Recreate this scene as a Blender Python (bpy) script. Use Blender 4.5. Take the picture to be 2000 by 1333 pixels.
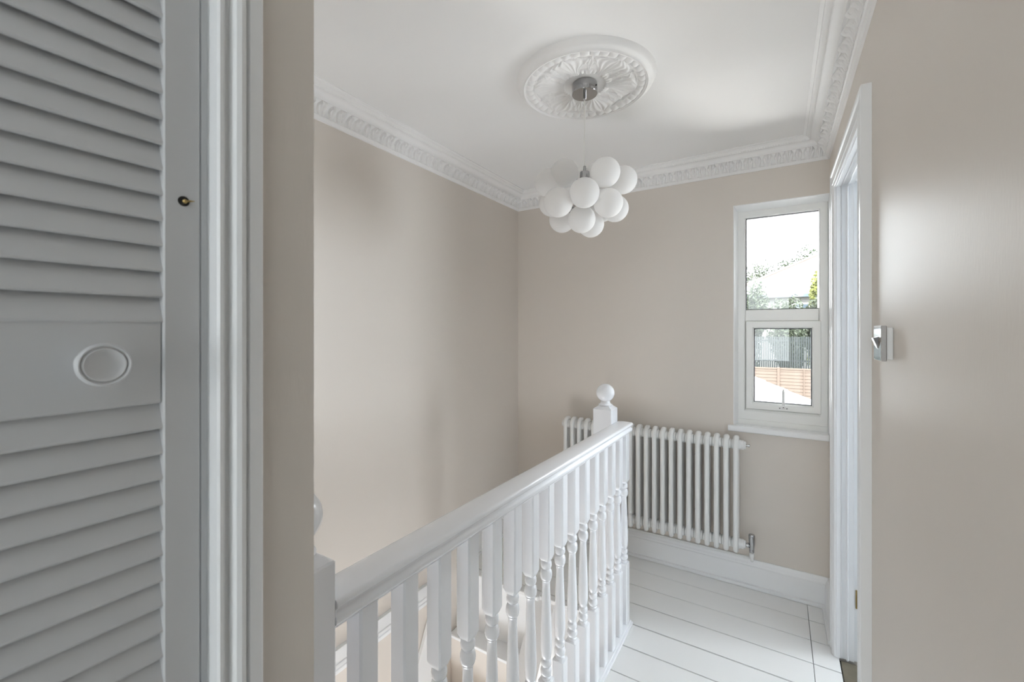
import bpy, math, random
import numpy as np
from math import pi, sin, cos, tan, radians, sqrt, atan2
random.seed(7)
S = bpy.context.scene
for o in list(bpy.data.objects):
    bpy.data.objects.remove(o)
COL = S.collection

# ------------------------------------------------------------------ camera
cam_d = bpy.data.cameras.new('camera')
cam_d.sensor_width = 36.0
cam_d.lens = 839.84 / 2000 * 36
cam_d.shift_y = -21.5 / 2000
cam_d.clip_start = 0.02
cam_d.clip_end = 300
cam_d.dof.use_dof = True
cam_d.dof.focus_distance = 2.1
cam_d.dof.aperture_fstop = 8.0
cam = bpy.data.objects.new('camera', cam_d)
COL.objects.link(cam)
cam.location = (0, 0, 1.42)
cam.rotation_euler = (pi / 2, 0, 0.5548)
S.camera = cam

# ------------------------------------------------------------------ dimensions (metres)
XL, XR, YF, CEIL = -1.636, 0.2226, 2.7268, 2.4063
XW = -0.52            # face of the cupboard wall beside the camera
YN = 0.3438           # where that wall ends at the stairwell
YB = -3.0             # back of the landing behind the camera
DY0, DY1, DZ = 1.633, 2.325, 2.062   # doorway in the right wall
RX1 = 4.3             # far side of the next room
YO = 2.98             # outside face of the back wall

# ------------------------------------------------------------------ world, sun, window and fill light, exposure
W = bpy.data.worlds.new('world'); S.world = W
W.use_nodes = True
bg = W.node_tree.nodes['Background']
bg.inputs[0].default_value = (0.90, 0.955, 1.0, 1)
bg.inputs[1].default_value = 16.0

def area(name, loc, rot, sx, sy, power, color=(1, 1, 1), portal=False):
    l = bpy.data.lights.new(name, 'AREA')
    l.shape = 'RECTANGLE'; l.size = sx; l.size_y = sy
    l.energy = power; l.color = color
    if portal:
        l.cycles.is_portal = True
    o = bpy.data.objects.new(name, l)
    o.location = loc; o.rotation_euler = rot
    COL.objects.link(o)
    return o

sun = bpy.data.lights.new('sun', 'SUN'); sun.energy = 6.0; sun.angle = radians(2); sun.color = (1, .97, .92)
so = bpy.data.objects.new('sun', sun); so.rotation_euler = (radians(40), 0, radians(12)); COL.objects.link(so)
# daylight through the landing window (portal only) and the next room's window; the other lamps are added fill
area('landing_window_portal', (0.01, YF + .20, 1.5), (-pi / 2, 0, 0), .44, 1.26, 1, portal=True)
area('next_room_window_light', (2.65, 2.86, 1.42), (-pi / 2, 0, 0), 2.55, 1.40, 195, (.84, .93, 1.0))
area('roof_bounce_fill', (.10, 4.02, .50), (pi, radians(-22.8), 0), 1.9, 1.86, 410, (1, .97, .93))  # added lamp over the lean-to, stands in for sun bouncing off it
area('rear_side_fill', (-2.25, -1.70, 1.5), (0, -pi / 2, 0), 1.3, 1.6, 62, (.68, .85, 1))  # unseen fill lamp added behind and left of the camera
area('lower_hall_fill', (-1.20, .64, -1.75), (pi - .35, 0, 0), .75, .5, 24, (.86, .93, 1))  # fill lamp added down the stairwell, out of view, to lift walls and ceiling
area('rear_fill', (-.15, -2.92, 1.60), (pi / 2, 0, 0), .6, 1.4, 17, (.88, .95, 1.0))  # unseen fill lamp added straight behind the camera

S.view_settings.view_transform = 'Standard'
S.view_settings.look = 'None'
S.view_settings.exposure = 0.05
S.view_settings.gamma = 1.0
S.view_settings.use_curve_mapping = False
S.cycles.use_denoising = True
S.cycles.max_bounces = 12
S.cycles.diffuse_bounces = 8
S.cycles.glossy_bounces = 4
S.cycles.transparent_max_bounces = 12
S.cycles.sample_clamp_indirect = 8

# ------------------------------------------------------------------ materials
def mat(name, col, rough=.5, metal=0.0, spec=.5, bump=0.0, bscale=60, bstretch=(1, 1, 1), var=0.0, vscale=3, coat=0.0):
    m = bpy.data.materials.new(name); m.use_nodes = True
    nt = m.node_tree; N = nt.nodes; L = nt.links
    p = N['Principled BSDF']
    p.inputs['Base Color'].default_value = (*col, 1)
    p.inputs['Roughness'].default_value = rough
    p.inputs['Metallic'].default_value = metal
    p.inputs['Specular IOR Level'].default_value = spec
    if coat: p.inputs['Coat Weight'].default_value = coat
    if bump or var:
        tc = N.new('ShaderNodeTexCoord'); mp = N.new('ShaderNodeMapping')
        mp.inputs['Scale'].default_value = bstretch
        L.new(tc.outputs['Object'], mp.inputs['Vector'])
    if bump:
        n = N.new('ShaderNodeTexNoise'); n.inputs['Scale'].default_value = bscale; n.inputs['Detail'].default_value = 4
        b = N.new('ShaderNodeBump'); b.inputs['Strength'].default_value = bump; b.inputs['Distance'].default_value = .002
        L.new(mp.outputs[0], n.inputs['Vector']); L.new(n.outputs['Fac'], b.inputs['Height']); L.new(b.outputs[0], p.inputs['Normal'])
    if var:
        n2 = N.new('ShaderNodeTexNoise'); n2.inputs['Scale'].default_value = vscale; n2.inputs['Detail'].default_value = 5
        r = N.new('ShaderNodeMix'); r.data_type = 'RGBA'
        r.inputs['A'].default_value = (*[c * (1 - var) for c in col], 1)
        r.inputs['B'].default_value = (*[min(1, c * (1 + var)) for c in col], 1)
        L.new(tc.outputs['Object'], n2.inputs['Vector']); L.new(n2.outputs['Fac'], r.inputs['Factor']); L.new(r.outputs['Result'], p.inputs['Base Color'])
    return m

M = {}
M['wall'] = mat('wall_beige_paint', (.70, .645, .588), .47, bump=.10, bscale=220, bstretch=(1, 1, .25), var=.02, vscale=1.5)
M['ceiling'] = mat('ceiling_paint', (.83, .82, .81), .8, bump=.03, bscale=150)
M['plaster'] = mat('plaster_white', (.84, .83, .82), .6)
M['trim'] = mat('trim_white_eggshell', (.84, .845, .85), .34, bump=.06, bscale=90, bstretch=(1, 1, .2))
M['floor'] = mat('floor_white_paint', (.85, .85, .84), .30, bump=.08, bscale=14, bstretch=(.3, 1, 1), var=.02, vscale=3)
M['gloss'] = mat('balustrade_white_satin', (.89, .905, .94), .22, coat=.25, bump=.03, bscale=70)
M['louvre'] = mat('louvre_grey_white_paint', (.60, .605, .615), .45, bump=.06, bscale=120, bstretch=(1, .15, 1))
M['upvc'] = mat('window_white_plastic', (.84, .84, .82), .3)
M['rad'] = mat('radiator_white_enamel', (.82, .82, .81), .3)
M['chrome'] = mat('polished_chrome', (.46, .46, .465), .08, metal=1.0)
M['brass'] = mat('aged_brass', (.45, .33, .14), .4, metal=1.0)
M['dark'] = mat('dark_gap', (.02, .018, .016), .9)
M['gasket'] = mat('black_rubber_seal', (.03, .03, .04), .6)
M['cable'] = mat('clear_white_cable', (.78, .76, .72), .35)
M['threshold'] = mat('brown_worn_threshold', (.16, .14, .10), .6, var=.3, vscale=20)
M['white_plastic'] = mat('white_plastic', (.8, .8, .8), .35)
M['carpet'] = mat('grey_carpet', (.14, .135, .13), .95)
M['unseen_dark'] = mat('unseen_dark_tone', (.16, .17, .19), .8)  # dark tone invented for unseen surfaces, to cut bounce and deepen gaps
M['brick'] = mat('outside_render', (0.1560, 0.1500, 0.1410), .9)
M['grass'] = mat('lawn', (0.0600, 0.0660, 0.0420), .9, var=.3, vscale=3)
M['bark'] = mat('bark', (0.1200, 0.0900, 0.0600), .9)
M['lap'] = mat('orange_larch_panels', (0.0900, 0.0630, 0.0468), .8, var=.12, vscale=4)
M['screen'] = mat('green_painted_slats', (0.0053, 0.0085, 0.0081), .7, var=.2, vscale=6)
M['rooftile'] = mat('pale_roof_tiles', (0.1560, 0.1440, 0.1410), .8, var=.12, vscale=8)
M['leanto'] = mat('white_painted_roof', (0.4200, 0.4140, 0.4080), .8, var=.05, vscale=8)
M['roofridge'] = mat('terracotta_ridge', (0.1200, 0.0840, 0.0660), .8)
M['leafa'] = mat('leaf_mid_green', (0.0281, 0.0380, 0.0165), .7, var=.35, vscale=2)
M['leafb'] = mat('leaf_dark_green', (0.0162, 0.0270, 0.0198), .7, var=.3, vscale=2)
M['leafc'] = mat('leaf_yellow_green', (0.1102, 0.1163, 0.0184), .7, var=.3, vscale=3)
M['leafd'] = mat('leaf_pale_green', (0.0360, 0.0435, 0.0225), .7, var=.35, vscale=2)
M['darkglass'] = mat('house_window_glass', (.08, .1, .12), .1)

def glass_mat():
    m = bpy.data.materials.new('window_glass'); m.use_nodes = True
    nt = m.node_tree; N = nt.nodes; L = nt.links
    N.remove(N['Principled BSDF'])
    out = N['Material Output']
    t = N.new('ShaderNodeBsdfTransparent'); t.inputs[0].default_value = (.97, .98, .98, 1)
    g = N.new('ShaderNodeBsdfGlossy'); g.inputs['Roughness'].default_value = .0
    f = N.new('ShaderNodeFresnel'); f.inputs['IOR'].default_value = 1.45
    x = N.new('ShaderNodeMixShader')
    L.new(f.outputs[0], x.inputs[0]); L.new(t.outputs[0], x.inputs[1]); L.new(g.outputs[0], x.inputs[2]); L.new(x.outputs[0], out.inputs[0])
    return m
M['glass'] = glass_mat()

def opal_mat():
    m = bpy.data.materials.new('opal_glass'); m.use_nodes = True
    nt = m.node_tree; N = nt.nodes; L = nt.links
    p = N['Principled BSDF']; out = N['Material Output']
    p.inputs['Base Color'].default_value = (.90, .89, .88, 1)
    p.inputs['Roughness'].default_value = .5; p.inputs['Specular IOR Level'].default_value = .3
    tr = N.new('ShaderNodeBsdfTranslucent'); tr.inputs[0].default_value = (.95, .94, .93, 1)
    x = N.new('ShaderNodeMixShader'); x.inputs[0].default_value = .42
    L.new(p.outputs[0], x.inputs[1]); L.new(tr.outputs[0], x.inputs[2]); L.new(x.outputs[0], out.inputs[0])
    return m
M['opal'] = opal_mat()

# ------------------------------------------------------------------ mesh helpers
WLOC = {}
def link(o, parent=None, wloc=(0, 0, 0)):
    COL.objects.link(o)
    if parent is not None:
        o.parent = parent
    WLOC[o.name] = wloc
    return o

def thing(name, label, cat, loc=(0, 0, 0), group=None):
    o = bpy.data.objects.new(name, None)
    o.empty_display_size = .05
    o.location = loc
    COL.objects.link(o); WLOC[o.name] = loc
    o['label'] = label; o['category'] = cat
    if group: o['group'] = group
    return o

def tag(o, label, cat, group=None):
    o['label'] = label; o['category'] = cat
    if group: o['group'] = group
    return o

class MB:
    def __init__(s): s.v = []; s.f = []
    def add(s, vs, fs):
        b = len(s.v); s.v.extend([tuple(map(float, p)) for p in vs]); s.f.extend([tuple(i + b for i in f) for f in fs]); return s
    def box(s, x0, x1, y0, y1, z0, z1):
        return s.add([(x0, y0, z0), (x1, y0, z0), (x1, y1, z0), (x0, y1, z0), (x0, y0, z1), (x1, y0, z1), (x1, y1, z1), (x0, y1, z1)],
                     [(0, 3, 2, 1), (4, 5, 6, 7), (0, 1, 5, 4), (1, 2, 6, 5), (2, 3, 7, 6), (3, 0, 4, 7)])
    def cbox(s, x0, x1, y0, y1, z0, z1, c=.003):
        # box with chamfered edges
        x = (x0, x1); y = (y0, y1); z = (z0, z1); sg = (1, -1); vs = []; idx = {}
        for i in (0, 1):
            for j in (0, 1):
                for k in (0, 1):
                    for a in range(3):
                        p = [x[i] + sg[i] * c, y[j] + sg[j] * c, z[k] + sg[k] * c]
                        p[a] = (x[i], y[j], z[k])[a]
                        idx[(i, j, k, a)] = len(vs); vs.append(p)
        fs = []
        for a in range(3):
            for e in (0, 1):
                b, d = [(1, 2), (2, 0), (0, 1)][a]
                q = []
                for (m_, n_) in ((0, 0), (1, 0), (1, 1), (0, 1)):
                    t = [0, 0, 0]; t[a] = e; t[b] = m_; t[d] = n_
                    q.append(idx[(*t, a)])
                fs.append(tuple(q if e else q[::-1]))
        for a in range(3):  # edges along axis a
            b, d = [(1, 2), (2, 0), (0, 1)][a]
            for m_ in (0, 1):
                for n_ in (0, 1):
                    t0 = [0, 0, 0]; t0[b] = m_; t0[d] = n_
                    t1 = list(t0); t1[a] = 1
                    q = [idx[(*t0, b)], idx[(*t0, d)], idx[(*t1, d)], idx[(*t1, b)]]
                    fs.append(tuple(q if m_ != n_ else q[::-1]))
        for i in (0, 1):
            for j in (0, 1):
                for k in (0, 1):
                    q = [idx[(i, j, k, 0)], idx[(i, j, k, 1)], idx[(i, j, k, 2)]]
                    fs.append(tuple(q if (i + j + k) % 2 else q[::-1]))
        return s.add(vs, fs)
    def lathe(s, prof, c=(0, 0, 0), n=24, axis='z', caps=True):
        vs = []; fs = []
        for (r, h) in prof:
            for k in range(n):
                a = 2 * pi * k / n
                if axis == 'z': vs.append((c[0] + r * cos(a), c[1] + r * sin(a), c[2] + h))
                elif axis == 'x': vs.append((c[0] + h, c[1] + r * cos(a), c[2] + r * sin(a)))
                else: vs.append((c[0] + r * sin(a), c[1] + h, c[2] + r * cos(a)))
        m = len(prof)
        for i in range(m - 1):
            for k in range(n):
                k2 = (k + 1) % n
                fs.append((i * n + k, i * n + k2, (i + 1) * n + k2, (i + 1) * n + k))
        if caps:
            fs.append(tuple(range(n))[::-1]); fs.append(tuple((m - 1) * n + k for k in range(n)))
        return s.add(vs, fs)
    def sphere(s, c, r, n=32, m=16, sq=(1, 1, 1)):
        vs = [(c[0], c[1], c[2] - r * sq[2])]; fs = []
        for i in range(1, m):
            t = pi * i / m
            for k in range(n):
                a = 2 * pi * k / n
                vs.append((c[0] + r * sq[0] * sin(t) * cos(a), c[1] + r * sq[1] * sin(t) * sin(a), c[2] - r * sq[2] * cos(t)))
        vs.append((c[0], c[1], c[2] + r * sq[2]))
        for k in range(n):
            k2 = (k + 1) % n
            fs.append((0, 1 + k2, 1 + k))
            for i in range(m - 2):
                a = 1 + i * n
                fs.append((a + k, a + k2, a + n + k2, a + n + k))
            fs.append((1 + (m - 2) * n + k, 1 + (m - 2) * n + k2, len(vs) - 1))
        return s.add(vs, fs)
    def tube(s, pts, r, n=12, caps=True):
        P = [np.array(p, float) for p in pts]; rs = r if hasattr(r, '__len__') else [r] * len(P)
        vs = []; fs = []; up = None
        for i, p in enumerate(P):
            d = (P[min(i + 1, len(P) - 1)] - P[max(i - 1, 0)]); d /= np.linalg.norm(d)
            if up is None:
                up = np.array([0, 0, 1.]) if abs(d[2]) < .9 else np.array([1., 0, 0])
            u = np.cross(d, up); u /= np.linalg.norm(u); w = np.cross(u, d); up = w
            for k in range(n):
                a = 2 * pi * k / n
                vs.append(p + rs[i] * (cos(a) * u + sin(a) * w))
        for i in range(len(P) - 1):
            for k in range(n):
                k2 = (k + 1) % n
                fs.append((i * n + k, (i + 1) * n + k, (i + 1) * n + k2, i * n + k2))
        if caps:
            fs.append(tuple(range(n))); fs.append(tuple((len(P) - 1) * n + k for k in range(n))[::-1])
        return s.add(vs, fs)
    def extrude(s, poly, axis, a0, a1, caps=True):
        # poly: list of 2-D points; axis x: (y,z), y: (x,z), z: (x,y)
        def P(p, a): return {'x': (a, p[0], p[1]), 'y': (p[0], a, p[1]), 'z': (p[0], p[1], a)}[axis]
        n = len(poly); vs = [P(p, a0) for p in poly] + [P(p, a1) for p in poly]
        fs = [(i, (i + 1) % n, n + (i + 1) % n, n + i) for i in range(n)]
        if caps: fs += [tuple(range(n))[::-1], tuple(range(n, 2 * n))]
        return s.add(vs, fs)
    def sweep(s, rings, closed_prof=False, caps=False):
        n = len(rings[0]); vs = [p for r in rings for p in r]; fs = []
        for i in range(len(rings) - 1):
            for k in range(n if closed_prof else n - 1):
                k2 = (k + 1) % n
                fs.append((i * n + k, i * n + k2, (i + 1) * n + k2, (i + 1) * n + k))
        if caps:
            fs.append(tuple(range(n))[::-1]); fs.append(tuple((len(rings) - 1) * n + k for k in range(n)))
        return s.add(vs, fs)
    def build(s, name, m, parent=None, angle=35, loc=None, recalc=True, smooth=True):
        wl = loc if loc is not None else (WLOC[parent.name] if parent is not None else (0, 0, 0))
        me = bpy.data.meshes.new(name)
        me.from_pydata([(v[0] - wl[0], v[1] - wl[1], v[2] - wl[2]) for v in s.v], [], s.f)
        if recalc:
            import bmesh
            bm = bmesh.new(); bm.from_mesh(me); bmesh.ops.recalc_face_normals(bm, faces=bm.faces); bm.to_mesh(me); bm.free()
        me.materials.append(M[m])
        if smooth:
            me.polygons.foreach_set('use_smooth', [True] * len(me.polygons))
            me.set_sharp_from_angle(angle=radians(angle))
        o = bpy.data.objects.new(name, me)
        if loc is not None:
            pl = WLOC[parent.name] if parent is not None else (0, 0, 0)
            o.location = tuple(a - b for a, b in zip(loc, pl))
        return link(o, parent, wl)

def struct(mb, name, m, **k):
    o = mb.build(name, m, **k); o['kind'] = 'structure'; return o

# ================================================================== SETTING
# ---- walls
ZB = -2.62
WX0, WX1, WZ0, WZ1 = -.2127, .2222, .876, 2.118     # landing window opening
NX0, NX1, NZ0, NZ1 = 1.35, 3.95, .70, 2.15           # next room window opening
b = MB()
b.box(XL - .2, WX0, YF, YO, ZB, CEIL + .1)
b.box(WX0, WX1, YF, YO, ZB, WZ0); b.box(WX0, WX1, YF, YO, WZ1, CEIL + .1)
b.box(WX1, .352, YF, YO, ZB, CEIL + .1); b.box(.352, .50, YF, YO, ZB, 1.64); b.box(.352, .50, YF, YO, 2.12, CEIL + .1); b.box(.50, NX0, YF, YO, ZB, CEIL + .1)
b.box(NX0, NX1, YF, YO, ZB, NZ0); b.box(NX0, NX1, YF, YO, NZ1, CEIL + .1)
b.box(NX1, RX1 + .1, YF, YO, ZB, CEIL + .1)
struct(b, 'wall_back', 'wall', smooth=False)
struct(MB().box(XL - .2, XL, YN - .1, YF, ZB, CEIL + .1), 'wall_left', 'wall', smooth=False)
b = MB()
b.box(XR, XR + .11, YB, -.62, -.02, CEIL + .1); b.box(XR, XR + .11, -.62, .22, 2.05, CEIL + .1); b.box(XR, XR + .11, .22, DY0 - .018, -.02, CEIL + .1); b.box(XR, XR + .11, DY0 - .018, DY1 + .018, DZ + .002, CEIL + .1); b.box(XR, XR + .11, DY1 + .018, YF, -.02, CEIL + .1)  # unseen doorway gap beside the camera added to dim the louvres
struct(b, 'wall_right', 'wall', smooth=False)
b = MB()   # cupboard wall beside the camera: short beige piece, then the louvred doorway, then back to the open landing
b.box(XW - .10, XW, .266, YN, -.3, CEIL + .05)
b.box(XW - .10, XW, -.62, -.50, -.3, CEIL + .05)
b.box(XW - .10, XW, -.50, .266, 2.04, CEIL + .05)
b.box(XL, XW - .10, YN - .10, YN, ZB, CEIL + .05)
b.box(XL, XW - .10, -.62, -.52, -.02, CEIL + .05)
b.box(XL - .1, XL, -.62, YN - .1, -.02, CEIL + .05)
struct(b, 'wall_cupboard', 'wall', smooth=False)
b = MB()   # landing behind the camera
b.box(-2.3, XR + .11, YB - .1, YB, -.02, CEIL + .1); b.box(-2.4, -2.3, YB, -.52, -.02, CEIL + .1); b.box(-2.3, XL - .1, -.62, -.52, -.02, CEIL + .1)
struct(b, 'wall_rear', 'wall', smooth=False)
b = MB()   # next room, and an unseen dark room added to soak up light
b.box(RX1, RX1 + .1, .5, YF, -.02, CEIL + .1); b.box(XR + .11, RX1 + .1, .4, .5, -.02, CEIL + .1)
b.box(RX1, RX1 + .1, -1.2, .4, -.02, CEIL + .1); b.box(XR + .11, RX1 + .1, -1.3, -1.2, -.02, CEIL + .1)
b.box(XR + .11, RX1, .45, .52, -.02, CEIL)
struct(b, 'wall_next_room', 'unseen_dark', smooth=False)
# wall under the balustrade side of the stairwell
b = MB(); b.box(-.66, -.60, YN, 2.04, ZB, -.02)
struct(b, 'wall_stairwell', 'wall', smooth=False)
# ---- ceiling
struct(MB().box(-2.4, RX1 + .1, YB - .1, YO, CEIL, CEIL + .12), 'ceiling', 'ceiling', smooth=False)

# ---- floor boards (white painted, gaps run across the landing)
b = MB()
ys = [2.6927, 2.5543, 2.3938, 2.2314, 2.0702, 1.9088, 1.7455]
while ys[-1] > YB: ys.append(ys[-1] - .1615)
g = .0024
rj = random.Random(3)
ytop = YF
for i, y in enumerate(ys):
    y0, y1 = y, ytop
    gg = g * (1.6 if i in (4, 5) else .9)
    z1 = 0 - rj.random() * .0008
    xs = -.66 if y1 <= 2.08 else XL
    if xs == -.66 and y1 < YN + .02: xs = XW if y1 > -.55 else -2.3
    z0 = -.02
    if y1 - gg - (y0 + gg) > .01:
        if y1 > 1.95:
            xj = .1262
            b.cbox(xs, xj - .0011, y0 + gg, y1 - gg, z0, z1, .0006)
            b.cbox(xj + .0011, XR, y0 + gg, y1 - gg, z0, z1 - .0004, .0006)
        else:
            b.cbox(xs, XR + (.06 if DY0 < y0 and y1 < DY1 else 0), y0 + gg, y1 - gg, z0, z1, .0006)
    ytop = y
struct(b, 'floor', 'floor')
b = MB(); b.box(-.66, XR + .33, YN - .1, YF, -.30, -.021); b.box(XL, -.66, 2.051, YF, -.30, -.021); b.box(-2.3, XR, YB, YN - .1, -.3, -.021)
struct(b, 'floor_joists', 'dark', smooth=False)
struct(MB().box(XR + .33, RX1, .5, YF, -.06, -.004), 'floor_next_room', 'carpet', smooth=False)
struct(MB().box(XR, RX1, -1.2, .45, -.06, -.004), 'floor_dim_room', 'carpet', smooth=False)  # floor of the added dark room that draws light off the louvres
struct(MB().box(XL - .2, XR + .3, -.6, YF, ZB - .1, ZB), 'floor_lower_hall', 'trim', smooth=False)
struct(MB().cbox(XR + .005, XR + .33, DY0, DY1, -.06, -.006, .002), 'threshold', 'threshold')

# ---- cornice, one run mitred round the stair hall: left wall, back wall, right wall
def cornice():
    # profile points (distance from wall, drop below ceiling)
    A = [(0, -.1103), (.009, -.1103), (.011, -.104), (.014, -.102), (.016, -.0965), (.021, -.0955)]
    leaf = [(.021 + .0305 * t - .0075 * sin(pi * t), -.0955 + .047 * t + .0060 * sin(pi * t)) for t in np.linspace(0, 1, 14)]
    Bp = [(.0515, -.0465), (.0545, -.0470), (.0555, -.0435)]
    for k in range(1, 7):
        t = k / 6 * pi / 2
        Bp.append((.0555 + .026 * (1 - cos(t)), -.0435 + .022 * sin(t)))
    bead = [(.0835, -.0215), (.0860, -.0235), (.0890, -.0215), (.0895, -.0185)]
    C = [(.0905, -.0165), (.094, -.0150), (.097, -.0105), (.103, -.0095), (.105, -.0060), (.111, -.0055), (.1165, -.0040), (.1165, 0)]
    prof = A + leaf + Bp + bead + C
    kinds = [0] * len(A) + [1] * len(leaf) + [0] * len(Bp) + [2] * len(bead) + [0] * len(C)
    tl = [0] * len(A) + list(np.linspace(0, 1, len(leaf))) + [0] * (len(Bp) + len(bead) + len(C))
    Pn = .046
    def relief(sd, t):
        k = int(math.floor(sd / Pn)); x = (sd / Pn - k - .5) * 2
        big = k % 2 == 0
        W_ = .98 if big else .62
        T_ = 1.02 if big else .90
        t0 = .38
        ax = abs(x)
        w = W_ * ((1 - ((t - t0) / (T_ - t0)) ** 2) ** .5 if t0 < t < T_ else (0 if t >= T_ else .72 + .28 * t / t0))
        if ax >= w: return -.0050 + .0028 * max(0, 1 - t * 1.6)
        q = ax / w
        h = .0034 * (1 - q ** 3) ** .5
        phi = atan2(x * .8, t + .22)
        h += .0013 * cos(phi * (17 if big else 13))
        h += .0010 * math.exp(-(ax / .10) ** 2)
        h += (.0034 if big else .0016) * math.exp(-((t - .80) / .13) ** 2) * (1 - q)
        return h
    runs = [  # (start, direction, inward normal, length, mitre start, mitre end)
        ((XL, YN), (0, 1), (1, 0), YF - YN, 0, 1),
        ((XL, YF), (1, 0), (0, -1), XR - XL, 1, 1),
        ((XR, YF), (0, -1), (-1, 0), YF - YB, 1, 0)]
    mb = MB()
    for (p0, d, nn, Ln, m0, m1) in runs:
        far = Ln if Ln < 2.8 else 2.9
        ss = list(np.arange(0, far, .0023)) + ([Ln] if far == Ln else list(np.arange(far, Ln, .1)) + [Ln])
        rings = []
        for sd in ss:
            ring = []
            for (a, bz), kd, t in zip(prof, kinds, tl):
                s_ = sd
                if m0: s_ = max(s_, a)
                if m1: s_ = min(s_, Ln - a)
                aa, bb = a, bz
                if kd == 1:
                    e = relief(s_, t) if (far == Ln or sd < far) else 0
                    lim = 1.0
                    if m0: lim = min(lim, (s_ - a) / .01)
                    if m1: lim = min(lim, (Ln - a - s_) / .01)
                    e *= max(0, lim)
                    aa += e * 1.0; bb -= e * 1.25
                elif kd == 2:
                    e = .0011 * cos(2 * pi * s_ / .0115)
                    aa += e * .4; bb -= e
                ring.append((p0[0] + d[0] * s_ + nn[0] * aa, p0[1] + d[1] * s_ + nn[1] * aa, CEIL + bb))
            rings.append(ring)
        mb.sweep(rings)
    o = mb.build('trim_1', 'plaster', angle=50, recalc=False)
    o['kind'] = 'structure'
cornice()

# ---- skirting boards
sk = [(0, .150), (.006, .150), (.0085, .146), (.010, .138), (.015, .131), (.0175, .124), (.0175, .119), (.020, .116), (.020, .018), (.034, .016), (.034, .0005), (0, .0005)]
def skirt(name, pts):
    # pts: list of ((x,y),(nx,ny)) with mitre offsets
    rings = [[(p[0] + n[0] * a, p[1] + n[1] * a, z) for a, z in sk] for p, n in pts]
    o = MB().sweep(rings, closed_prof=True, caps=True).build(name, 'trim'); o['kind'] = 'structure'
skirt('baseboard_back', [((XL, YF), (1, -1)), ((XR, YF), (-1, -1))])
skirt('baseboard_right', [((XR, YF), (-1, -1)), ((XR, DY1 + .074), (-1, 0))])
skirt('baseboard_left', [((XL, 2.05), (1, 0)), ((XL, YF), (1, -1))])
skirt('baseboard_front', [((XR, DY0 - .076), (-1, 0)), ((XR, YB), (-1, 0))])

# ---- moulding and steep string on the stair side of the left wall
pr = [(0, .037), (.018, .037), (.020, .030), (.020, -.020), (.024, -.022), (.026, -.028), (.026, -.034), (.021, -.037), (.021, -.041), (.026, -.044), (.026, -.058), (.018, -.062), (.017, -.068), (0, -.068)]
MB().sweep([[(XL + a, y, z) for a, z in pr] for y in (YN, 1.86)], closed_prof=True, caps=True).build('trim_2', 'trim')['kind'] = 'structure'

# ---- doorway lining and architrave in the right wall  (a: away from opening, x: world X)
dp = [(.076, XR), (.076, .1990), (.073, .1965), (.060, .1965), (.057, .2010), (.050, .2035), (.030, .2035), (.026, .2000), (.020, .1975), (.014, .1985), (.010, .2020), (.004, .2040), (.002, .2060), (.002, .2120),
      (-.001, .2135), (-.001, .2265), (.003, .2275), (.003, .2300), (-.001, .2310), (-.003, .2325), (.007, .2337), (.007, .2470), (-.003, .2485), (-.005, .2515), (-.003, .2545), (.005, .2560), (.005, .2700), (.003, .2746), (.0135, .2750), (.0135, .3340), (.076, .3340)]
def frame_sweep(mb, prof, y0, y1, z0, z1):
    # inverted U; y0 side first (near), head, far side
    r = []
    r.append([(x, y0 - a, z0) for a, x in prof]); r.append([(x, y0 - a, z1 + a) for a, x in prof])
    r.append([(x, y1 + a, z1 + a) for a, x in prof]); r.append([(x, y1 + a, z0) for a, x in prof])
    return mb.sweep(r)
d2 = frame_sweep(MB(), dp, DY0, DY1, .0, DZ - .004 - .018).build('door_2', 'trim', angle=30)
d2['kind'] = 'structure'
MB().box(.2800, .3020, DY1 + .009, DY1 + .0140, .229, .307).build('latch_recess', 'brass', d2)
MB().box(.2850, .2970, DY1 + .0080, DY1 + .0095, .240, .296).build('latch_hole', 'dark', d2)

# ---- louvred cupboard door (left foreground) with its frame
xd = XW - .008          # front face of the stiles
d1 = MB()
Z0, Z1 = .03, 2.02
d1.cbox(xd - .030, xd, .1836, .2163, Z0, Z1, .0016)       # right stile
d1.cbox(xd - .030, xd, -.235, -.2000, Z0, Z1, .0022)      # left stile
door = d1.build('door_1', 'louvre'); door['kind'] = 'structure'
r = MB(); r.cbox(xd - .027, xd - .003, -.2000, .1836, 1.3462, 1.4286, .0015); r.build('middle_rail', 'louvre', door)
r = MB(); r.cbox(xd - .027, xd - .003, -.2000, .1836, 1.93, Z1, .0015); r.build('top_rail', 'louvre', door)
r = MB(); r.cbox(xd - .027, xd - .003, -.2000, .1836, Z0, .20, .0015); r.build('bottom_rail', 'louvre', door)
sl = MB()
def slat(zl):   # zl: lower front edge; slat rises towards the back
    dx, dz = .0120, .0315
    L_ = sqrt(dx * dx + dz * dz); ux, uz = -dx / L_, dz / L_; nx, nz = uz, -ux
    t = .0048
    base = (xd - .0035, zl)
    pts = []
    for k in range(7):
        a = -pi / 2 + pi * k / 6
        pts.append((t / 2 * cos(a), t / 2 * sin(a)))
    poly = [(base[0] + nx * (q[1]) - ux * (q[0]), base[1] + nz * q[1] - uz * q[0]) for q in pts]
    poly += [(poly[-1][0] + ux * L_, poly[-1][1] + uz * L_), (poly[0][0] + ux * L_, poly[0][1] + uz * L_)]
    sl.extrude(poly, 'y', -.2000, .1836)
z = 1.4273
while z < 1.93: slat(z + .002); z += .02575
z = 1.3203
while z > .20: slat(z + .002); z -= .0258
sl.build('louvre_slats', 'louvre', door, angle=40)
kn = MB(); kx = xd - .003
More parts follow.
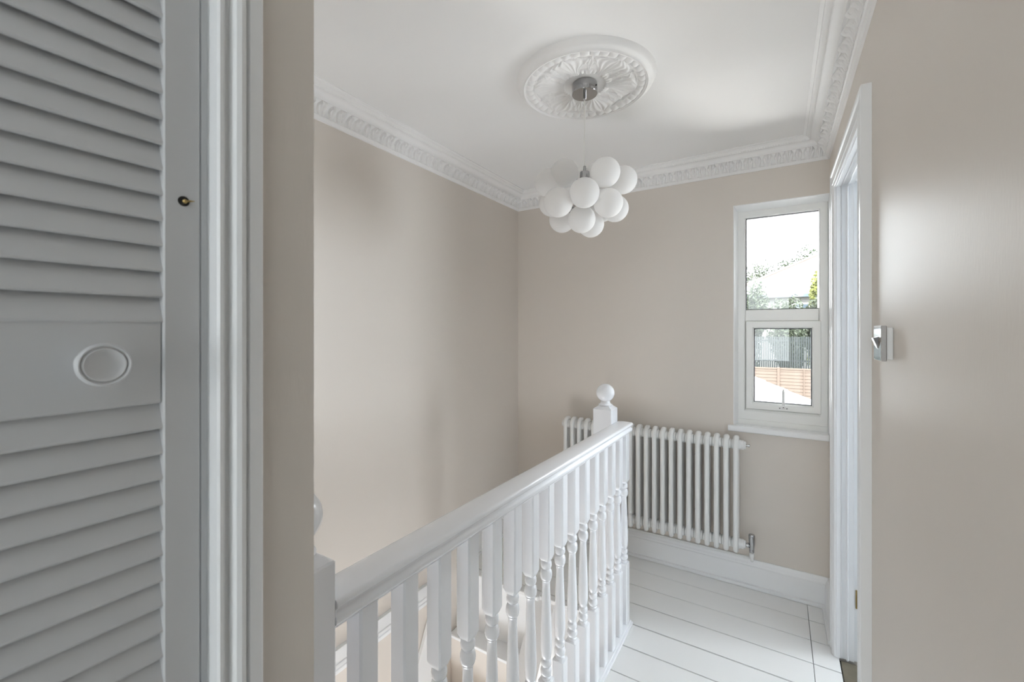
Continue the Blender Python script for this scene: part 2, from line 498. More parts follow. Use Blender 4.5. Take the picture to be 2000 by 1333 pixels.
kn.lathe([(.012, 0), (.0085, .004), (.0085, .016), (.0120, .022), (.0175, .027), (.0187, .031), (.0186, .0345), (.0172, .0365), (.0160, .0357), (.0155, .0347), (.0148, .0353), (.0140, .0362), (.0130, .0357), (.011, .0345), (.006, .0338), (.001, .0336)],
         (kx, .1309, 1.3897), 48, 'x')
kn.build('round_knob', 'louvre', door, angle=60)
hk = MB(); hk.lathe([(.0052, -.004), (.0052, .0006)], (xd, .2010, 1.5545), 20, 'x'); hk.build('screw_hole', 'dark', door)
hk = MB(); hk.lathe([(.0022, -.002), (.0022, .0020), (.0012, .0030)], (xd, .2016, 1.5543), 14, 'x')
hk.tube([(xd + .002, .2022, 1.5546), (xd + .004, .2060, 1.5552), (xd + .0035, .2095, 1.5560)], [.0012, .0009, .0004], 8); hk.build('bent_brass_screw', 'brass', door)
fr = MB()
ap = [(.0, XW - .10), (.0, XW - .016), (.0010, XW - .014), (.0066, XW - .014), (.0072, XW - .012), (.0074, XW + .006), (.0095, XW + .0090), (.0130, XW + .0090), (.0170, XW + .003), (.0205, XW + .003), (.0245, XW + .0125), (.0290, XW + .0145), (.0340, XW + .0130), (.0362, XW + .007), (.0380, XW + .0065), (.0398, XW + .0105), (.0525, XW + .0105), (.0548, XW + .0090), (.0553, XW)]
rings = []
yy0, yy1, zz = -.240, .2186, 2.03
# reverse so faces face the camera side
rings.append([(x, yy0 - a, 0) for a, x in ap]); rings.append([(x, yy0 - a, zz + a) for a, x in ap])
rings.append([(x, yy1 + a, zz + a) for a, x in ap]); rings.append([(x, yy1 + a, 0) for a, x in ap])
fr.sweep(rings).build('trim_3', 'trim', angle=30)['kind'] = 'structure'
struct(MB().box(-1.15, XW - .10, -.52, -.50, 0, 2.1).box(-1.17, -1.15, -.52, .27, 0, 2.1).box(-1.15, XW - .10, .245, .265, 0, 2.1), 'cupboard_lining', 'unseen_dark', smooth=False)  # lining coloured dark, putting shade behind the slat gaps

# ---- landing window
def ring_frame(mb, x0, x1, z0, z1, w, y0, y1, prof=None, wb=None):
    # mitred rectangular frame; prof: list of (t 0..1 across width from outer to inner, y)
    wb = wb or w
    prof = prof or [(0, y1), (0, y0 + .004), (.06, y0), (.80, y0), (.93, y0 + .006), (1, y0 + .016), (1, y1)]
    rings = []
    for (cx, cz, sx, sz) in ((x0, z0, 1, 1), (x1, z0, -1, 1), (x1, z1, -1, -1), (x0, z1, 1, -1), (x0, z0, 1, 1)):
        rings.append([(cx + sx * t * w, y, cz + sz * t * (wb if sz > 0 else w)) for t, y in prof])
    return mb.sweep(rings)
FX0, FX1, FZ0, FZ1 = -.2005, .2222, .895, 2.099
yf = YF + .065
win = ring_frame(MB(), FX0, FX1, FZ0, FZ1, .042, yf, yf + .062, wb=.079).build('window_1', 'upvc', angle=25)
win['kind'] = 'structure'
iX0, iX1 = FX0 + .042, FX1 - .030
# transom and right stile are flush with the frame
MB().cbox(FX0 + .040, FX1 - .040, yf + .001, yf + .060, 1.4695, 1.5345, .003).build('transom', 'upvc', win)
ring_frame(MB(), FX0 + .043, FX1 - .043 + .012, .9745, 1.4690, .0400, yf - .010, yf + .045).build('opening_sash', 'upvc', win, angle=25)
MB().cbox(FX0 - .002, FX1, yf - .006, yf + .05, .8770, .9120, .002).build('cill_extender', 'upvc', win)
ring_frame(MB(), FX0 + .0420, FX1 - .0420 + .012, 1.5345, 2.0585, .0036, yf + .014, yf + .028, prof=[(0, yf + .028), (0, yf + .013), (1, yf + .013), (1, yf + .03)]).build('rubber_seal', 'gasket', win)
ring_frame(MB(), FX0 + .083, FX1 - .071, 1.0145, 1.4290, .0034, yf, yf + .01, prof=[(0, yf + .015), (0, yf + .004), (1, yf + .004), (1, yf + .02)]).build('rubber_seal', 'gasket', win)
MB().box(FX0 + .04, FX1 - .028, yf + .026, yf + .030, 1.530, 2.062).build('glass_pane', 'glass', win, smooth=False)
MB().box(FX0 + .08, FX1 - .068, yf + .020, yf + .024, 1.010, 1.432).build('glass_pane', 'glass', win, smooth=False)
h = MB(); hx = .0225; hy = yf - .010
n = 10
plate = [(hx + (.0165 if k < n / 2 + .1 or k > n * 1.5 else -.0165) + .0062 * cos(pi * (k - n / 2) / n - 0), 0) for k in range(n)]
pl = [(hx + .017 + .0065 * cos(a), .9905 + .0065 * sin(a)) for a in np.linspace(-pi / 2, pi / 2, 8)] + [(hx - .017 + .0065 * cos(a), .9905 + .0065 * sin(a)) for a in np.linspace(pi / 2, 3 * pi / 2, 8)]
h.extrude(pl, 'y', hy - .0045, hy)
h.sphere((hx, hy - .005, .9950), .0085, 16, 10, (1, .6, 1))
lv = [(hx - .0078, .995), (hx - .0068, 1.075), (hx - .0036, 1.094), (hx, 1.099), (hx + .0036, 1.094), (hx + .0068, 1.075), (hx + .0078, .995)]
h.extrude(lv, 'y', hy - .016, hy - .008)
hd = h.build('window_handle', 'white_plastic', win)
s_ = MB()
for dx in (-.0165, .0165): s_.lathe([(.0027, -.0052), (.0027, -.004)], (hx + dx, hy, .9905), 12, 'y')
s_.lathe([(.0027, -.0172), (.0027, -.0158)], (hx, hy, .9975), 12, 'y')
s_.build('screw', 'dark', hd)
# plastered white reveals and timber sill
b = MB()
b.extrude([(WX0 - .004, YF - .0008), (WX0 + .0003, YF - .0008), (FX0 + .004, yf + .003), (FX0 + .004, yf + .06), (WX0 - .004, yf + .06)], 'z', WZ0 - .01, WZ1 + .004)
b.extrude([(YF - .0008, WZ1 + .004), (YF - .0008, WZ1 - .0003), (yf + .003, FZ1 - .004), (yf + .06, FZ1 - .004), (yf + .06, WZ1 + .004)], 'x', WX0 - .003, WX1 + .0008)
b.box(WX1 - .0002, WX1 + .0012, YF - .0008, yf + .06, WZ0, WZ1)
struct(b, 'window_reveal', 'trim', smooth=False)
b = MB(); b.cbox(-.2430, XR - .001, YF - .034, YF + .0, .8540, .8850, .004); b.box(WX0, WX1, YF, yf + .01, .860, .8848)
struct(b, 'window_sill', 'trim')
# next room's window: plain frame and panes
nw = MB(); ring_frame(nw, NX0, NX1, NZ0, NZ1, .06, YF + .16, YF + .22); nw.box(2.62, 2.68, YF + .165, YF + .215, NZ0 + .05, NZ1 - .05)
nwo = nw.build('window_2', 'upvc'); nwo['kind'] = 'structure'
MB().box(NX0 + .05, NX1 - .05, YF + .185, YF + .189, NZ0 + .05, NZ1 - .05).build('glass_pane', 'glass', nwo, smooth=False)

# ================================================================== BALUSTRADE
bal = thing('balustrade', 'white painted landing balustrade with turned spindles and ball-topped newel posts', 'balustrade', (-.64, 1.25, 0))
HX = -.6355
def newel(cx, cy, w=.092, up=0.0):
    hw = w / 2
    n_ = MB(); n_.cbox(cx - hw, cx + hw, cy - hw, cy + hw, -.30, 1.040 + up, .003)
    n_.add([(cx - hw + .003, cy - hw + .003, 1.0395 + up), (cx + hw - .003, cy - hw + .003, 1.0395 + up), (cx + hw - .003, cy + hw - .003, 1.0395 + up), (cx - hw + .003, cy + hw - .003, 1.0395 + up),
            (cx - .022, cy - .022, 1.0555 + up), (cx + .022, cy - .022, 1.0555 + up), (cx + .022, cy + .022, 1.0555 + up), (cx - .022, cy + .022, 1.0555 + up)],
           [(0, 1, 5, 4), (1, 2, 6, 5), (2, 3, 7, 6), (3, 0, 4, 7), (4, 5, 6, 7)])
    o = n_.build('newel_post', 'gloss', bal)
    WLOC[o.name] = WLOC[bal.name]
    f_ = MB()
    p = [(.030, 1.050), (.034, 1.0530), (.0345, 1.0565), (.031, 1.0590), (.0265, 1.0615), (.0235, 1.066), (.0225, 1.071)]
    R, zc = .0440, 1.1135
    a0 = math.asin(.0225 / R)
    for k in range(0, 23):
        a = a0 + (pi - a0 - .02) * k / 22
        p.append((R * sin(a), zc - R * cos(a)))
    f_.lathe(p, (cx, cy, up), 40)
    f_.build('ball_finial', 'gloss', o, angle=50)
newel(-.6465, .3905, up=.0125)
newel(-.7195, 2.0270)

# handrail: moulded section swept along the landing
hp = [(-.020, .918), (-.020, .926), (-.030, .928), (-.0345, .933), (-.036, .939), (-.0340, .944), (-.0300, .948), (-.0295, .953), (-.0325, .957), (-.0375, .961), (-.0378, .967), (-.0350, .9715), (-.0300, .9732), (0, .9745),
      (.0300, .9732), (.0350, .9715), (.0378, .967), (.0375, .961), (.0325, .957), (.0295, .953), (.0300, .948), (.0340, .944), (.036, .939), (.0345, .933), (.030, .928), (.020, .926), (.020, .918)]
MB().sweep([[(HX + a, y, z + .0145 * (2.0725 - y) / 1.636) for a, z in hp] for y in (.4365, .438, 2.070, 2.0725)], closed_prof=True, caps=True).build('handrail', 'gloss', bal, angle=55)
# base rail fixed over the floor edge
bp = [(-.034, .0), (-.034, .014), (-.031, .017), (.026, .017), (.029, .0155), (.030, .012), (.0375, .010), (.0385, .0075), (.0385, .0)]
MB().sweep([[(HX + a, y, z) for a, z in bp] for y in (.4365, 2.0725)], closed_prof=True, caps=True).build('base_rail', 'gloss', bal, angle=30)
MB().box(-.668, -.6605, YN, 2.03, -.30, -.0005).build('apron_board', 'gloss', bal)

def spindle():
    hw = .0205
    m_ = MB()
    def sq(z0, z1, c0, c1):
        # square shaft with small arris chamfer and sloped ends
        ch = .0040
        def ring(w, z):
            return [(-w + ch, -w, z), (w - ch, -w, z), (w, -w + ch, z), (w, w - ch, z), (w - ch, w, z), (-w + ch, w, z), (-w, w - ch, z), (-w, -w + ch, z)]
        rr = []
        if c0: rr.append(ring(.0150, z0 - .0))
        rr.append(ring(hw, z0 + (c0 or 0))); rr.append(ring(hw, z1 - (c1 or 0)))
        if c1: rr.append(ring(.0150, z1))
        m_.sweep(rr, closed_prof=True, caps=True)
    sq(.015, .306, 0, .004)
    sq(.686, .936, .014, 0)
    p = [(.0150, .304), (.0165, .308), (.0165, .312), (.0125, .316)]
    def bead(z0, z1, r0, r1, n=6):
        for k in range(n + 1):
            a = pi * k / n
            p.append((r0 + (r1 - r0) * sin(a), z0 + (z1 - z0) * (1 - cos(a)) / 2))
    bead(.317, .342, .0125, .0188)
    p.append((.0122, .3445))
    bead(.346, .368, .0122, .0172)
    p.append((.0125, .371)); p.append((.0145, .374))
    for z_, r_ in ((.385, .0168), (.405, .0182), (.43, .0184), (.47, .0173), (.52, .0155), (.57, .0136), (.60, .0126), (.615, .0124)): p.append((r_, z_))
    p.append((.0150, .620)); 
    bead(.622, .655, .0140, .0192)
    p.append((.0120, .6565))
    bead(.658, .684, .0120, .0180)
    p.append((.0150, .690))
    m_.lathe(p, (0, 0, 0), 20)
    return m_
sp = spindle().build('spindle', 'gloss', bal, loc=(HX + .0015 + .0015, 0, 0), angle=40) if False else None
# spindle mesh is built once at the origin, then copied along the rail
def local_build(mb, name, m, parent, loc, angle=35):
    o = mb.build(name, m, None, angle)
    pl = WLOC[parent.name]
    o.parent = parent; o.location = (loc[0] - pl[0], loc[1] - pl[1], loc[2] - pl[2])
    return o
SPX = -.612 - .0205
sp0 = local_build(spindle(), 'spindle', 'gloss', bal, (SPX, .5337 - .0205, 0), 40)
for k in range(1, 16):
    c_ = sp0.copy(); COL.objects.link(c_); c_.parent = bal
    c_.location = (sp0.location[0], sp0.location[1] + .10217 * k, sp0.location[2])

# ================================================================== STAIRS
st = thing('staircase', 'white painted stairs dropping steeply from the landing edge behind the spindles', 'stairs', (-1.36, 1.95, -.3))
MB().cbox(XL + .003, -1.086, 2.014, 2.069, -.024, -.0005, .004).build('landing_nosing', 'trim', st)
MB().box(XL + .003, -.768, 2.049, 2.056, -.36, -.022).build('riser', 'trim', st)
MB().cbox(-1.0860, -.768, 2.030, 2.069, -.024, -.0005, .003).build('landing_nosing', 'trim', st)
for i in range(7):
    zt = -.35 - .32 * i; yn = 1.938 - .16 * i
    yb = 2.056 if i == 0 else 1.956 - .16 * (i - 1)
    MB().cbox(XL + .003, -1.122, yn, yb, zt - .022, zt, .004).build('tread', 'trim', st)
    MB().box(XL + .003, -1.122, yn + .018, yn + .030, max(ZB, zt - .32) - .01, zt - .021).build('riser', 'wall', st)
# sloping inner string wall beside the treads
MB().extrude([(2.045, -.004), (2.045, ZB + .02), (.60, ZB + .02), (.60, ZB + .5), (1.20, -1.14)], 'x', -1.120, -1.000).build('inner_string', 'trim', st)
MB().extrude([(1.845, -.035), (1.79, -.075), (1.757, -.156), (1.700, -.280), (.95, -1.70), (.70, -1.95), (1.00, -1.95), (1.845, -.40)], 'x', XL + .003, XL + .022).build('wall_string', 'trim', st)

# ================================================================== RADIATOR
rad = thing('column_radiator', 'white three-column radiator on the beige wall below the window', 'radiator', (-.70, YF - .09, .216))
RXR, RPITCH, RN = -.1955, .04768, 22
YFr, YRr = YF - .125, YF - .055
RB, RT = .2165, .8430
def section():
    m_ = MB()
    r_ = .0133
    for j, yy in enumerate((YFr, (YFr + YRr) / 2, YRr)):
        if j == 1:
            m_.tube([(0, yy, RB + .040), (0, yy, RT - .040)], r_ * .95, 14)
        else:
            sg = 1 if j == 0 else -1
            pts = [(0, yy + sg * .020, RB + .012), (0, yy + sg * .006, RB + .014), (0, yy, RB + .030), (0, yy, RT - .040), (0, yy + sg * .004, RT - .024), (0, yy + sg * .014, RT - .014), (0, yy + sg * .034, RT - .012)]
            m_.tube(pts, [r_ * .98, r_ * 1.0, r_, r_, r_, r_ * 1.05, r_ * 1.2], 14)
    ym = (YFr + YRr) / 2
    for zc in (RB + .044, RT - .046):
        m_.lathe([(.018, -RPITCH / 2 + .0002), (.0255, -RPITCH / 2 + .0015), (.0262, -RPITCH / 2 + .006), (.0295, -.010), (.0300, 0), (.0295, .010), (.0262, RPITCH / 2 - .006), (.0255, RPITCH / 2 - .0015), (.018, RPITCH / 2 - .0002)], (0, ym, zc), 24, 'x')
    return m_
sec0 = local_build(section(), 'radiator_section', 'rad', rad, (RXR, 0, 0), 40)
for k in range(1, RN):
    c_ = sec0.copy(); COL.objects.link(c_); c_.parent = rad
    c_.location = (sec0.location[0] - RPITCH * k, sec0.location[1], sec0.location[2])
ym = (YFr + YRr) / 2
xr_ = RXR + RPITCH / 2
xl_ = RXR - RPITCH * (RN - 1) - RPITCH / 2
e = MB()
for zc in (RB + .044, RT - .046):
    e.lathe([(.0235, -.002), (.0250, .001), (.0250, .0125), (.0205, .0135), (.0205, .0205), (.0180, .0225)], (xr_, ym, zc), 24, 'x')
    e.lathe([(.018, -.010), (.022, -.008), (.0235, .002)], (xl_, ym, zc), 24, 'x')
e.build('end_bush', 'rad', rad)
e = MB(); e.lathe([(.0075, .022), (.0075, .026), (.0055, .027), (.0055, .033), (.0085, .034), (.0085, .040), (.004, .042)], (xr_, ym, RT - .046), 12, 'x'); e.build('bleed_valve', 'chrome', rad)
vx, vz = -.1215, RB + .044
e = MB(); e.lathe([(.009, .020), (.009, .026), (.0125, .027), (.0125, .036), (.0085, .038), (.0085, .048)], (xr_, ym, vz), 12, 'x')
e.lathe([(.0095, -.036), (.0115, -.034), (.0125, -.031), (.0125, -.020), (.0120, -.018), (.0130, -.012), (.0135, .0), (.0150, .012), (.0155, .040), (.0155, .058), (.0140, .062), (.0120, .063)], (vx, ym, vz), 20)
e.build('radiator_valve', 'chrome', rad, angle=30)
e = MB(); e.tube([(vx, ym, vz - .034), (vx, ym, .190), (vx, ym + .010, .178), (vx - .001, YF - .040, .170), (vx - .006, YF - .024, .1655), (vx - .020, YF - .0125, .1610), (vx - .045, YF - .0100, .1590), (vx - .10, YF - .0100, .1585)], .0076, 12)
e.lathe([(.0125, -.060), (.0125, -.040), (.0100, -.038)], (vx, ym, vz), 16)
e.build('feed_pipe', 'rad', rad)
e = MB(); e.tube([(vx - .098, YF - .0100, .1585), (-1.26, YF - .0100, .1585)], .0070, 10); e.build('skirting_pipe', 'rad', rad)
for bx in (-.4080, -1.0290):
    e = MB(); e.box(bx - .006, bx + .006, YF - .012, YF - .0005, RB + .10, RT - .11)
    e.build('wall_bracket', 'chrome', rad)
    for zc in (RB + .155, RT - .15):
        e = MB(); e.lathe([(.008, -.020), (.0095, -.018), (.0095, -.006), (.006, -.004)], (bx, YF - .004, zc), 14, 'y')
        e.build('bracket_bolt', 'chrome', rad)

# ================================================================== CEILING ROSE AND PENDANT
RC = (-.655, 1.605)
def rose():
    n = 720
    R = .272
    def sm(a, b_, x):
        t = min(1, max(0, (x - a) / (b_ - a))); return t * t * (3 - 2 * t)
    rr = [0.004, .04, .078, .0815, .084] + list(np.linspace(.088, .232, 52)) + [.2345, .237, .2395, .242, .2445, .2475, .251, .2545, .258, .262, .266, .269, .272]
    def height(r_, th_):
        if r_ < .080: return .008
        if r_ < .0835: return .008 + .010 * sm(.080, .0835, r_)
        if r_ > .2335:   # plain moulded rim
            if r_ < .239: return .0300
            if r_ < .243: return .0310 + .0025 * sin(pi * (r_ - .239) / .004)
            if r_ < .256: return .0270 - .006 * (r_ - .243) / .013
            if r_ < .259: return .0205
            return .0190 * max(0, 1 - ((r_ - .259) / .013) ** 1.6)
        base = .0095 + .005 * sm(.09, .2, r_)
        h_ = base
        # acanthus leaves: six large fans
        k = 6
        u = ((th_ / (2 * pi) * k) % 1) - .5
        w = .16 + .30 * sm(.09, .17, r_) - .34 * sm(.178, .208, r_)
        if abs(u) < w:
            q = abs(u) / max(w, .01)
            h_ += .0100 * (1 - q ** 2.2) ** .5
            h_ += .0030 * cos(2 * pi * 3.2 * q + 22 * (r_ - .1)) * (1 - .4 * q)
            h_ += .0026 * sm(.165, .190, r_) * (1 - q)
            h_ -= .0016 * max(0, sin((r_ - .1) * 170 + q * 5)) * sm(.4, .9, q)
        # six scroll sprays between them
        u2 = ((th_ / (2 * pi) * k + .5) % 1) - .5
        w2 = .05 + .13 * sm(.12, .16, r_) - .17 * sm(.165, .195, r_)
        if abs(u2) < w2:
            q = abs(u2) / w2
            h_ += .0060 * (1 - q * q) ** .5 + .0015 * cos(2 * pi * 2 * q + 60 * r_)
        # inner ring of small flutes
        if r_ < .104:
            h_ = max(h_, .0125 + .0045 * abs(sin(th_ * 18)) * (1 - sm(.092, .104, r_)))
        # outer egg and leaf ring
        if r_ > .203:
            e_ = abs(sin(th_ * 20))
            h_ = max(h_ * (1 - sm(.200, .207, r_)), .0215 + .0125 * (e_ ** .6) * sin(pi * min(1, (r_ - .203) / .031)) ** .7)
        elif r_ > .196: h_ = max(h_, .0225)
        return h_
    vs = []; fs = []
    for r_ in rr:
        for k in range(n):
            th_ = 2 * pi * k / n
            vs.append((RC[0] + r_ * cos(th_), RC[1] + r_ * sin(th_), CEIL - height(r_, th_)))
    for i in range(len(rr) - 1):
        for k in range(n):
            k2 = (k + 1) % n
            fs.append((i * n + k, (i + 1) * n + k, (i + 1) * n + k2, i * n + k2))
    m_ = MB(); m_.add(vs, fs)
    o = m_.build('ceiling_rose', 'plaster', None, angle=60, loc=(RC[0], RC[1], CEIL), recalc=False)
    return o
tag(rose(), 'large round white plaster ceiling rose with acanthus leaves around the lamp fitting', 'ceiling rose')

pen = thing('pendant_light', 'pendant lamp with a cluster of frosted white glass balls hanging on a cable', 'pendant light', (RC[0], RC[1], 2.3963))
cx, cy = RC
e = MB(); e.lathe([(.0495, .0), (.0500, -.002), (.0500, -.0385), (.0490, -.0400), (.001, -.0402)], (cx, cy, 2.3960), 48); can = e.build('ceiling_canopy', 'chrome', pen, angle=30)
e = MB(); e.lathe([(.0030, -.001), (.0030, .0025)], (cx + .0495, cy - .004, 2.378), 10, 'x'); e.build('canopy_screw', 'dark', can)
e = MB(); e.lathe([(.0065, -.040), (.0065, -.058), (.0050, -.060), (.0042, -.064)], (cx, cy, 2.3960), 20); e.build('cable_grip', 'chrome', pen)
e = MB(); e.tube([(cx, cy, 2.334), (cx + .0012, cy, 2.25), (cx - .0010, cy + .0008, 2.15), (cx, cy, 2.055)], .0022, 10); e.build('cable', 'cable', pen)
e = MB(); e.lathe([(.0045, .042), (.0060, .040), (.0060, .022), (.0180, .018), (.0190, .008), (.0190, -.020), (.0120, -.030), (.0120, -.080), (.0180, -.090), (.0190, -.115), (.012, -.125)], (cx, cy, 2.030), 24); e.build('central_hub', 'chrome', pen, angle=30)
balls = [(-.722, 1.560, 2.042), (-.790, 1.555, 2.014), (-.556, 1.566, 2.016), (-.533, 1.712, 2.026), (-.613, 1.500, 1.930), (-.556, 1.600, 1.909),
         (-.583, 1.762, 1.930), (-.708, 1.474, 1.903), (-.797, 1.602, 1.946), (-.793, 1.690, 1.896), (-.681, 1.637, 1.871), (-.686, 1.752, 1.875),
         (-.652, 1.800, 1.948), (-.700, 1.720, 2.050), (-.630, 1.690, 2.055)]
BR = .0555
for (bx, by, bz) in balls:
    e = MB(); e.sphere((0, 0, 0), BR, 36, 20)
    o = e.build('glass_globe', 'opal', None, angle=80)
    pl = WLOC[pen.name]; o.parent = pen; o.location = (bx - pl[0], by - pl[1], bz - pl[2])
    d = np.array([bx - cx, by - cy, bz - 1.985]); L_ = np.linalg.norm(d); u = d / L_
    h0 = np.array([cx, cy, 1.985 + max(-.05, min(.035, d[2] * .4))])
    tip = np.array([bx, by, bz]) - u * (BR - .004)
    e = MB(); e.tube([h0, h0 + (tip - h0) * .72], .0042, 10); e.tube([h0 + (tip - h0) * .70, tip], [.0075, .0115], 14)
    e.build('globe_arm', 'chrome', pen)

# ================================================================== LIGHT SWITCH
sw = thing('light_switch', 'square polished chrome light switch on the right-hand wall beside the doorway', 'light switch', (XR, 1.3905, 1.388))
swy0, swy1, swz0, swz1 = 1.2860, 1.3740, 1.3480, 1.4300
MB().cbox(XR - .0120, XR - .0002, swy0 + .004, swy1 - .004, swz0 + .004, swz1 - .004, .001).build('back_box', 'white_plastic', sw)
MB().cbox(XR - .0225, XR - .0120, swy0, swy1, swz0, swz1, .0012).build('face_plate', 'chrome', sw)
e = MB(); yc, zc = 1.330, 1.390
e.add([(XR - .0224, yc - .011, zc + .014), (XR - .0224, yc + .011, zc + .014), (XR - .0224, yc + .011, zc - .014), (XR - .0224, yc - .011, zc - .014),
       (XR - .0320, yc - .009, zc + .011), (XR - .0320, yc + .009, zc + .011), (XR - .0235, yc + .009, zc - .013), (XR - .0235, yc - .009, zc - .013)],
      [(0, 1, 5, 4), (1, 2, 6, 5), (2, 3, 7, 6), (3, 0, 4, 7), (4, 5, 6, 7), (3, 2, 1, 0)])
e.build('rocker', 'chrome', sw)

# ================================================================== OUTSIDE
GZ = -3.0
struct(MB().box(-60, 60, YO + .02, 90, GZ - .2, GZ), 'ground', 'grass', smooth=False)
def foliage(mb, c, rad_, n, size, rnd, shell=.55):
    for _ in range(n):
        while True:
            p = np.array([rnd.uniform(-1, 1) for _ in range(3)])
            L_ = np.linalg.norm(p)
            if shell < L_ < 1: break
        p = np.array(c) + p * np.array(rad_)
        a = np.array([rnd.gauss(0, 1) for _ in range(3)]); a /= np.linalg.norm(a)
        q = np.cross(a, [rnd.gauss(0, 1) for _ in range(3)]); q /= np.linalg.norm(q)
        s1 = size * rnd.uniform(.5, 1.3); s2 = s1 * .5
        mb.add([p - a * s1, p - q * s2, p + a * s1, p + q * s2], [(0, 1, 2, 3)])
def tree(name, label, cat, x, y, z0, h_, r_, m, n=1500, size=.22, group=None, blobs=6, trunk=True, seed=0):
    rnd = random.Random(seed)
    t = thing(name, label, cat, (x, y, z0), group)
    mb = MB()
    for k in range(blobs):
        a = rnd.uniform(0, 2 * pi)
        rr = r_ * rnd.uniform(.1, .55)
        foliage(mb, (x + rr * cos(a), y + rr * sin(a), z0 + h_ * rnd.uniform(.45, .82)), (r_ * .55, r_ * .55, h_ * .22), 2 * n // blobs, size * .55, rnd, .3)
    mb.build('foliage', m, t, smooth=False, recalc=False)
    if trunk:
        e = MB(); e.tube([(x, y, z0), (x + .05, y, z0 + h_ * .3), (x, y + .05, z0 + h_ * .6)], [.16, .12, .05], 8)
        for k in range(5):
            a = k * 1.3; e.tube([(x, y, z0 + h_ * .35), (x + r_ * .5 * cos(a), y + r_ * .5 * sin(a), z0 + h_ * .62)], [.06, .02], 6)
        e.build('trunk', 'bark', t)
    return t
# orange lap-panel fence
fc = thing('garden_fence', 'orange timber lap-panel garden fence seen low through the bottom pane', 'fence', (0, 22, GZ))
FT, FBz = -.25, -2.2
for i, x0 in enumerate(np.arange(-9.15, 9.2, 1.83)):
    e = MB()
    k = 0; z = FBz
    while z < FT - .05:
        e.add([(x0 + .05, 22.0 + .012, z), (x0 + 1.78, 22.012, z), (x0 + 1.78, 21.975, z), (x0 + .05, 21.975, z),
               (x0 + .05, 22.012, z + .16), (x0 + 1.78, 22.012, z + .16), (x0 + 1.78, 21.998, z + .16), (x0 + .05, 21.998, z + .16)],
              [(0, 1, 2, 3), (4, 7, 6, 5), (0, 4, 5, 1), (3, 2, 6, 7), (0, 3, 7, 4), (1, 5, 6, 2)])
        z += .14
    e.box(x0 + .90, x0 + .94, 21.95, 21.975, FBz, FT); e.box(x0 + .05, x0 + 1.78, 21.96, 22.02, FT - .04, FT)
    e.build('fence_panel', 'lap', fc, smooth=False)
    e = MB(); e.cbox(x0 - .05, x0 + .05, 21.93, 22.05, FBz - .8, FT + .05, .01); e.build('fence_post', 'lap', fc)
# tall green slatted screen behind
sc_ = thing('slatted_screen', 'tall green vertical-slat screen fence rising behind the orange fence', 'screen fence', (0, 23, GZ))
e = MB(); rs = random.Random(5)
for x in np.arange(-8, 9, .085):
    e.box(x, x + .064, 23.0, 23.02, -2.6, 1.12 + rs.uniform(-.02, .02))
e.build('slats', 'screen', sc_, smooth=False)
e = MB()
for z in (-.9, .0, .9): e.box(-8, 9, 23.02, 23.06, z, z + .07)
e.build('cross_rail', 'screen', sc_, smooth=False)
# neighbouring house with a hipped roof
hs = thing('neighbouring_house', 'pale neighbouring house with a hipped tiled roof beyond the garden', 'house', (6, 38, GZ))
MB().box(-3.0, 16, 34, 44, GZ, 3.7).build('wall', 'brick', hs, smooth=False)
e = MB()
ez, rz = 3.75, 8.7
e.add([(-3.6, 33.4, ez), (16.6, 33.4, ez), (16.6, 44.6, ez), (-3.6, 44.6, ez), (6.4, 39, rz), (11, 39, rz)],
      [(0, 1, 5, 4), (1, 2, 5), (2, 3, 4, 5), (3, 0, 4), (0, 3, 2, 1)])
e.build('roof', 'rooftile', hs, smooth=False)
e = MB()
for a, c2 in (((-3.6, 33.4, ez), (6.4, 39, rz)), ((-3.6, 44.6, ez), (6.4, 39, rz)), ((6.4, 39, rz), (11, 39, rz)), ((16.6, 33.4, ez), (11, 39, rz))):
    e.tube([a, c2], .11, 8)
e.build('ridge_tiles', 'roofridge', hs)
MB().box(-3.6, 16.6, 33.32, 33.4, ez - .18, ez + .02).build('gutter', 'darkglass', hs, smooth=False)
for (x0, x1) in ((.75, 1.75), (2.15, 2.9), (6, 7.5)):
    f_ = MB(); f_.box(x0, x1, 33.93, 34.01, 1.9, 3.2)
    f_ = f_.build('window_frame', 'upvc', hs, smooth=False)
    e = MB(); w_ = (x1 - x0 - .24) / 2
    for q in (0, 1): e.box(x0 + .08 + q * (w_ + .08), x0 + .08 + q * (w_ + .08) + w_, 33.90, 33.93, 1.98, 3.12)
    e.build('window_pane', 'darkglass', f_, smooth=False)
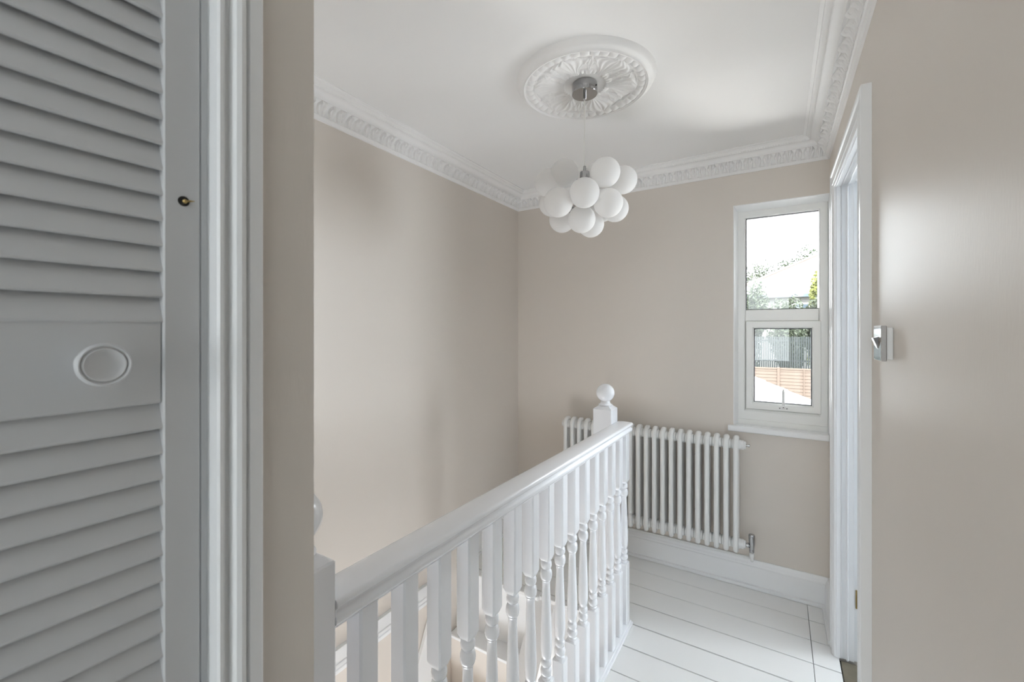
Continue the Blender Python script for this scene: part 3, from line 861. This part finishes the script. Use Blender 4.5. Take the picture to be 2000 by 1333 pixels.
# near lean-to roof just below the window
lt = thing('lean_to_roof', 'white sunlit lean-to roof sloping down to the right below the bottom pane', 'roof', (-.6, 6.0, -.6))
e = MB()
def lz(x): return .50 - .42 * x
rows = 16
for i in range(rows):
    xa = -2.6 + i * .30; xb = xa + .325
    e.add([(xa, 3.05, lz(xa) + .02), (xb, 3.05, lz(xb) + .035), (xb, 8.0, lz(xb) + .035), (xa, 8.0, lz(xa) + .02),
           (xa, 3.05, lz(xa) - .03), (xb, 3.05, lz(xb) - .03), (xb, 8.0, lz(xb) - .03), (xa, 8.0, lz(xa) - .03)],
          [(0, 1, 2, 3), (4, 7, 6, 5), (0, 4, 5, 1), (1, 5, 6, 2), (2, 6, 7, 3), (3, 7, 4, 0)])
e.build('roof_slope', 'leanto', lt, smooth=False)
MB().box(-2.5, 2.1, 3.2, 7.8, GZ, -.60).build('side_wall', 'brick', lt, smooth=False)
# planting
tree('garden_tree', 'broad pale green tree rising behind the left end of the hipped roof', 'tree', -1.4, 48.2, GZ, 11.3, 2.7, 'leafd', 5200, .20, blobs=12, seed=1)
tree('garden_tree', 'dark blue-green tree at the left edge of the top pane', 'tree', -4.4, 58, GZ, 10.6, 2.0, 'leafb', 2600, .28, seed=2)
tree('garden_tree', 'mid green tree rising behind the house ridge in the top pane', 'tree', 1.6, 56, GZ, 13.2, 3.0, 'leafa', 4200, .28, blobs=8, seed=3)
tree('garden_tree', 'small dark tree showing over the right slope of the roof', 'tree', 3.9, 62, GZ, 14.2, 2.4, 'leafb', 2800, .30, seed=4)
tree('conifer', 'bright yellow-green conifer at the right edge of the top pane', 'conifer', 2.15, 29, GZ, 7.6, .85, 'leafc', 4200, .16, blobs=10, seed=5)
hx_ = [(-3.3, 3.6), (-1.35, 4.2), (.35, 4.3), (1.9, 3.5), (3.7, 3.2)]
hl = ['pale bush above the slatted screen at the far left of the bottom pane', 'leafy bush above the slatted screen, second from the left', 'leafy bush above the screen in the middle of the window view', 'leafy bush in front of the white house windows', 'yellowish bush above the screen at the right of the window view']
for i, ((x, hh), lb) in enumerate(zip(hx_, hl)):
    tree('garden_bush', lb, 'bush', x, 25.2 + .9 * (i % 2), GZ, hh + 2.75, 1.0, ['leafd', 'leafa', 'leafa', 'leafd', 'leafc'][i], 4200, .15, 'bushes behind the slatted screen', blobs=8, trunk=False, seed=20 + i)
